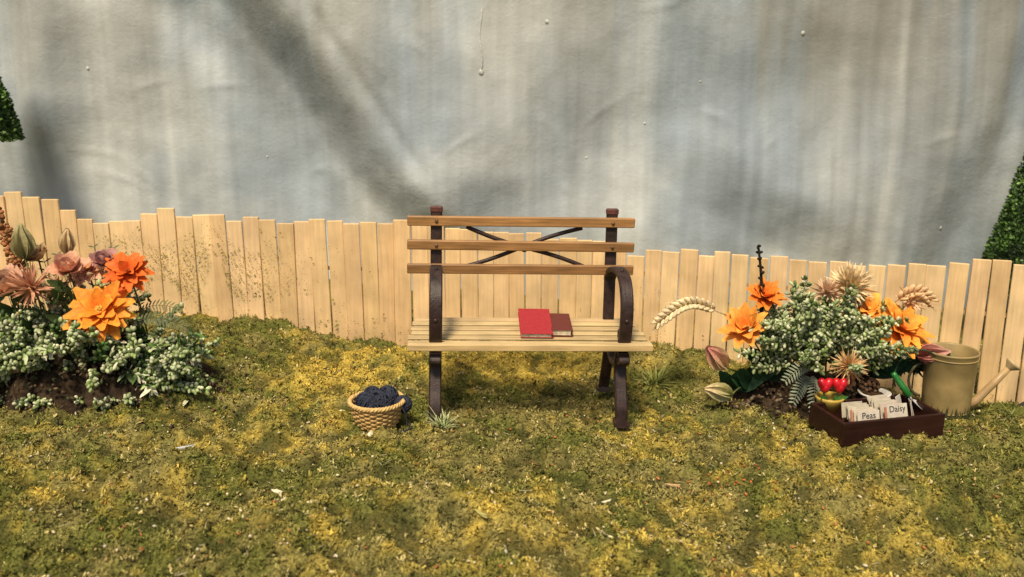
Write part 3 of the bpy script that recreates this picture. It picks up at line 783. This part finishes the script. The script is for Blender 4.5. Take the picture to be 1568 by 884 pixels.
# ---------------------------------------------------------------- watering can
wc=empty('watering_can',(2.455,4.72,gz(2.475,4.70)-.008))
mb=MB();H=.385
tin=C(.30,.22,.09)
mb.lathe((0,0,0),[(0,.004),(.118,.002),(.123,.01),(.125,.03),(.131,H*.5),(.137,H-.012),(.142,H-.006),(.142,H),(.137,H+.003),(.132,H-.004),(.127,H*.5),(.12,.02),(0,.018)],tin,48)
for zz,rr in((.045,.1275),(H-.035,.137)): mb.tube([(rr*math.cos(q),rr*math.sin(q),zz) for q in np.linspace(0,2*math.pi,48,endpoint=False)],.004,.004,tin,6,closed=True)
canm=colmat('painted_tin',rough=.42,noise=9,amt=.25,bump=.08,spec=.45)
mk('body',mb,canm,parent=wc)
mb=MB();sp=C(.42,.28,.13)
mb.tube([(.12,-.0,.05),(.17,-.005,.09),(.25,-.01,.19),(.325,-.015,.29)],.026,.018,sp,12)
dn=Vector((.62,-.10,.70)).normalized()
def cone(c,d,prof,col):
    d=Vector(d).normalized();a=d.orthogonal().normalized();b=d.cross(a);c=Vector(c);vs=[];S=20
    for r,z in prof:
        for j in range(S): vs.append(c+d*z+(a*math.cos(2*math.pi*j/S)+b*math.sin(2*math.pi*j/S))*r)
    mb.add(vs,[(i*S+j,i*S+(j+1)%S,(i+1)*S+(j+1)%S,(i+1)*S+j) for i in range(len(prof)-1) for j in range(S)],col)
cone((.318,-.015,.282),dn,[(.018,0),(.040,.028),(.045,.034),(.045,.042),(.0,.046)],C(.46,.34,.18))
mk('spout',mb,canm,parent=wc)
mb=MB()
mb.tube([V3(-.12-.085*math.sin(q),.04,.20+.10*math.cos(q)) for q in np.linspace(.1,3.0,14)],.008,.008,C(.10,.09,.05),8)
mk('handle',mb,canm,parent=wc)
mb=MB()
for k in range(190):
    q=random.uniform(0,2*math.pi);hh=random.uniform(.03,.09)
    p0=V3(.1272*math.cos(q-.06),.1272*math.sin(q-.06),.012);p1=V3(.1272*math.cos(q+.06),.1272*math.sin(q+.06),.012)
    qt=q+random.uniform(-.12,.12);p2=V3(.1325*math.cos(qt),.1325*math.sin(qt),.012+hh)
    o=.0015+random.random()*.001
    mb.add([p+V3(math.cos(q),math.sin(q),0)*o for p in(p0,p1,p2)],[(0,1,2)],var(C(.06,.065,.025),.4))
mk('grass_motif',mb,canm,parent=wc,smooth=False)

# dark-shafted spade pushed into the ground at the far right
sd=empty('garden_spade',(2.99,4.82,gz(2.99,4.82)))
mb=MB();mb.tube([(0,0,.02),(.03,.03,.50)],.016,.016,C(.05,.03,.022),10);mb.tube([(-.03,.03,.505),(.09,.03,.505)],.014,.014,C(.04,.025,.02),10)
mb.petal((0,0,.06),(-.02,-.02,-1),(0,-1,0),.20,.16,.0,.12,C(.07,.065,.06),C(.09,.085,.08),8,.6)
mk('shaft_and_blade',mb,canm,parent=sd)

# ---------------------------------------------------------------- topiary trees
leafm=colmat('boxwood_leaves',rough=.5,noise=8,amt=.35,bump=0,spec=.35,detail=1)
def topiary(name,x,y,zb,H,R,n):
    e=empty(name,(x,y,gz(x,y)))
    mb=MB();mb.tube([(0,0,-.05),(.01,0,zb*.5),(0,0,zb+H*.8)],.045,.012,C(.10,.065,.04),8)
    for k in range(14):
        q=k*2.4;z=zb+H*.06*k*.9;rr=R*(1-(z-zb)/H)**.8*.8
        mb.tube([(0,0,z),(math.cos(q)*rr,math.sin(q)*rr,z+.08)],.012,.004,C(.10,.065,.04),5)
    mk('trunk',mb,soilm,parent=e)
    m=n;t=rng.random(m)**1.3;q=rng.random(m)*2*np.pi
    bump=1+.10*(fbm(q*3+x,t*9,3)-.5)*2
    rr=R*(1-t)**.8*bump*(1-.28*rng.random(m)**2.2)
    base=rng.random(m)<.12; rr=np.where(base,rr*np.sqrt(rng.random(m)),rr); t=np.where(base,.015*rng.random(m),t)
    P=np.stack([rr*np.cos(q),rr*np.sin(q),zb+H*t],1)
    O=np.stack([np.cos(q),np.sin(q),.4+0*q],1)+rng.normal(0,.55,(m,3));O/=np.linalg.norm(O,axis=1)[:,None]
    S=np.cross(O,rng.normal(0,1,(m,3)));S/=np.linalg.norm(S,axis=1)[:,None]
    L=(.018+.016*rng.random(m))[:,None]
    U=np.cross(O,S)
    V=np.stack([P,P+O*L*.5+S*L*.38+U*L*.1,P+O*L*1.1,P+O*L*.5-S*L*.38+U*L*.1],1).reshape(-1,3)
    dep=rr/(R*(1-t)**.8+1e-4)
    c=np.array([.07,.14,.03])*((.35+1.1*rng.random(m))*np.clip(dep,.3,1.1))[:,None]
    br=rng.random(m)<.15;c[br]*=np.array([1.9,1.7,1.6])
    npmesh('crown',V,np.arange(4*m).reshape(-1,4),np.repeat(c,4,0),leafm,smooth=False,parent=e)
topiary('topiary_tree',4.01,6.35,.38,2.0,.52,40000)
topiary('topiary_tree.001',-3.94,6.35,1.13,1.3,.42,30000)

# ---------------------------------------------------------------- small things on the lawn
mb=MB()
def seed(x,y,L,ang,w=.3,col=C(.76,.68,.46)):
    z=float(ground_h(np.array(x),np.array(y)))+.018
    mb.petal((x,y,z),(math.cos(ang),math.sin(ang),.1),(0,0,1),L,L*w,.05,-.4,col,var(col,.1),6)
    mb.blob((x+math.cos(ang)*L*.5,y+math.sin(ang)*L*.5,z-.002),(math.cos(ang),math.sin(ang),.1),L*.9,L*w*.45,var(col,.1),8,6)
seed(-.86,3.40,.10,-.35,.36);seed(-.735,4.18,.08,1.3,.36);seed(-1.62,3.96,.10,.1,.2,C(.5,.5,.5));seed(-1.88,4.77,.10,.2)
seed(-1.1,3.72,.08,-.6);seed(-1.06,3.5,.05,0);seed(-1.0,3.48,.04,1);seed(.72,3.83,.08,-.5,.2,C(.6,.4,.2));seed(-.15,3.3,.10,-1.0,.18,C(.5,.45,.15));seed(.4,3.62,.05,.3)
for k in range(800):
    Y=2.8+random.random()**1.2*2.6;X=random.uniform(-.6,.6)*Y;z=float(ground_h(np.array(X),np.array(Y)))+.011
    col=random.choice([C(.62,.53,.30),C(.62,.53,.30),C(.56,.50,.36),C(.42,.15,.05),C(.36,.26,.10)])
    if random.random()<.25:
        a=random.random()*6.28;L=random.uniform(.02,.06)
        mb.tube([(X,Y,z),(X+math.cos(a)*L,Y+math.sin(a)*L,z+.006)],.0016,.001,var(col,.2),4)
    else: mb.blob((X,Y,z),ruv(),random.uniform(.008,.024),random.uniform(.003,.0075),var(col,.25),6,4)
for k in range(26):
    X=random.gauss(1.05,.12);Y=random.gauss(3.86,.08);z=float(ground_h(np.array(X),np.array(Y)))+.010
    mb.blob((X,Y,z),ruv(),.016,.005,var(C(.50,.12,.03),.3),6,4)
mk('scattered_seeds',mb,colmat('seed_husk',rough=.6,noise=60,amt=.2,bump=.2))
def tuft(name,x,y,n,L,cols):
    mb=MB();z=gz(x,y)
    for k in range(n):
        a=random.random()*6.28;e=random.uniform(.3,1.3)
        mb.petal((x+random.gauss(0,.018),y+random.gauss(0,.018),z),(math.cos(a)*math.cos(e),math.sin(a)*math.cos(e),math.sin(e)),(0,0,1),L*random.uniform(.5,1.1),.007,-.25,.2,cols[0],cols[1],5)
    mk(name,mb,plantm)
tuft('grass_tuft',-.37,4.33,54,.13,(C(.25,.32,.10),C(.62,.64,.36)))
tuft('grass_tuft.001',.87,5.12,60,.17,(C(.18,.22,.05),C(.36,.38,.11)))
tuft('grass_tuft.002',2.75,4.6,26,.10,(C(.12,.16,.04),C(.3,.3,.1)))

# ---------------------------------------------------------------- light, world, camera
el=math.radians(57);az=math.radians(15)
Ld=Vector((-math.cos(el)*math.sin(az),-math.cos(el)*math.cos(az),math.sin(el)))
sun=bpy.data.lights.new('sun','SUN');sun.energy=4.5;sun.angle=math.radians(11);sun.color=(1,.85,.62)
so=bpy.data.objects.new('sun',sun);scene.collection.objects.link(so);so.rotation_euler=Ld.to_track_quat('Z','Y').to_euler();so.location=(-2,-4,8)
w=bpy.data.worlds.new('World');scene.world=w;w.use_nodes=True;nt=w.node_tree
bg=nt.nodes['Background'];st=nt.nodes.new('ShaderNodeTexSky');st.sky_type='NISHITA';st.sun_disc=False
st.sun_elevation=el;st.sun_rotation=math.radians(180)+az;st.dust_density=3.0
nt.links.new(st.outputs['Color'],bg.inputs['Color']);bg.inputs['Strength'].default_value=.088
cam=bpy.data.cameras.new('camera');co=bpy.data.objects.new('camera',cam);scene.collection.objects.link(co)
co.location=(0,0,1.86);co.rotation_euler=(math.radians(90-14),0,0)
cam.sensor_width=36;cam.lens=31.2;cam.clip_end=300;cam.clip_start=.05
cam.dof.use_dof=True;cam.dof.focus_distance=4.9;cam.dof.aperture_fstop=1.4
scene.camera=co
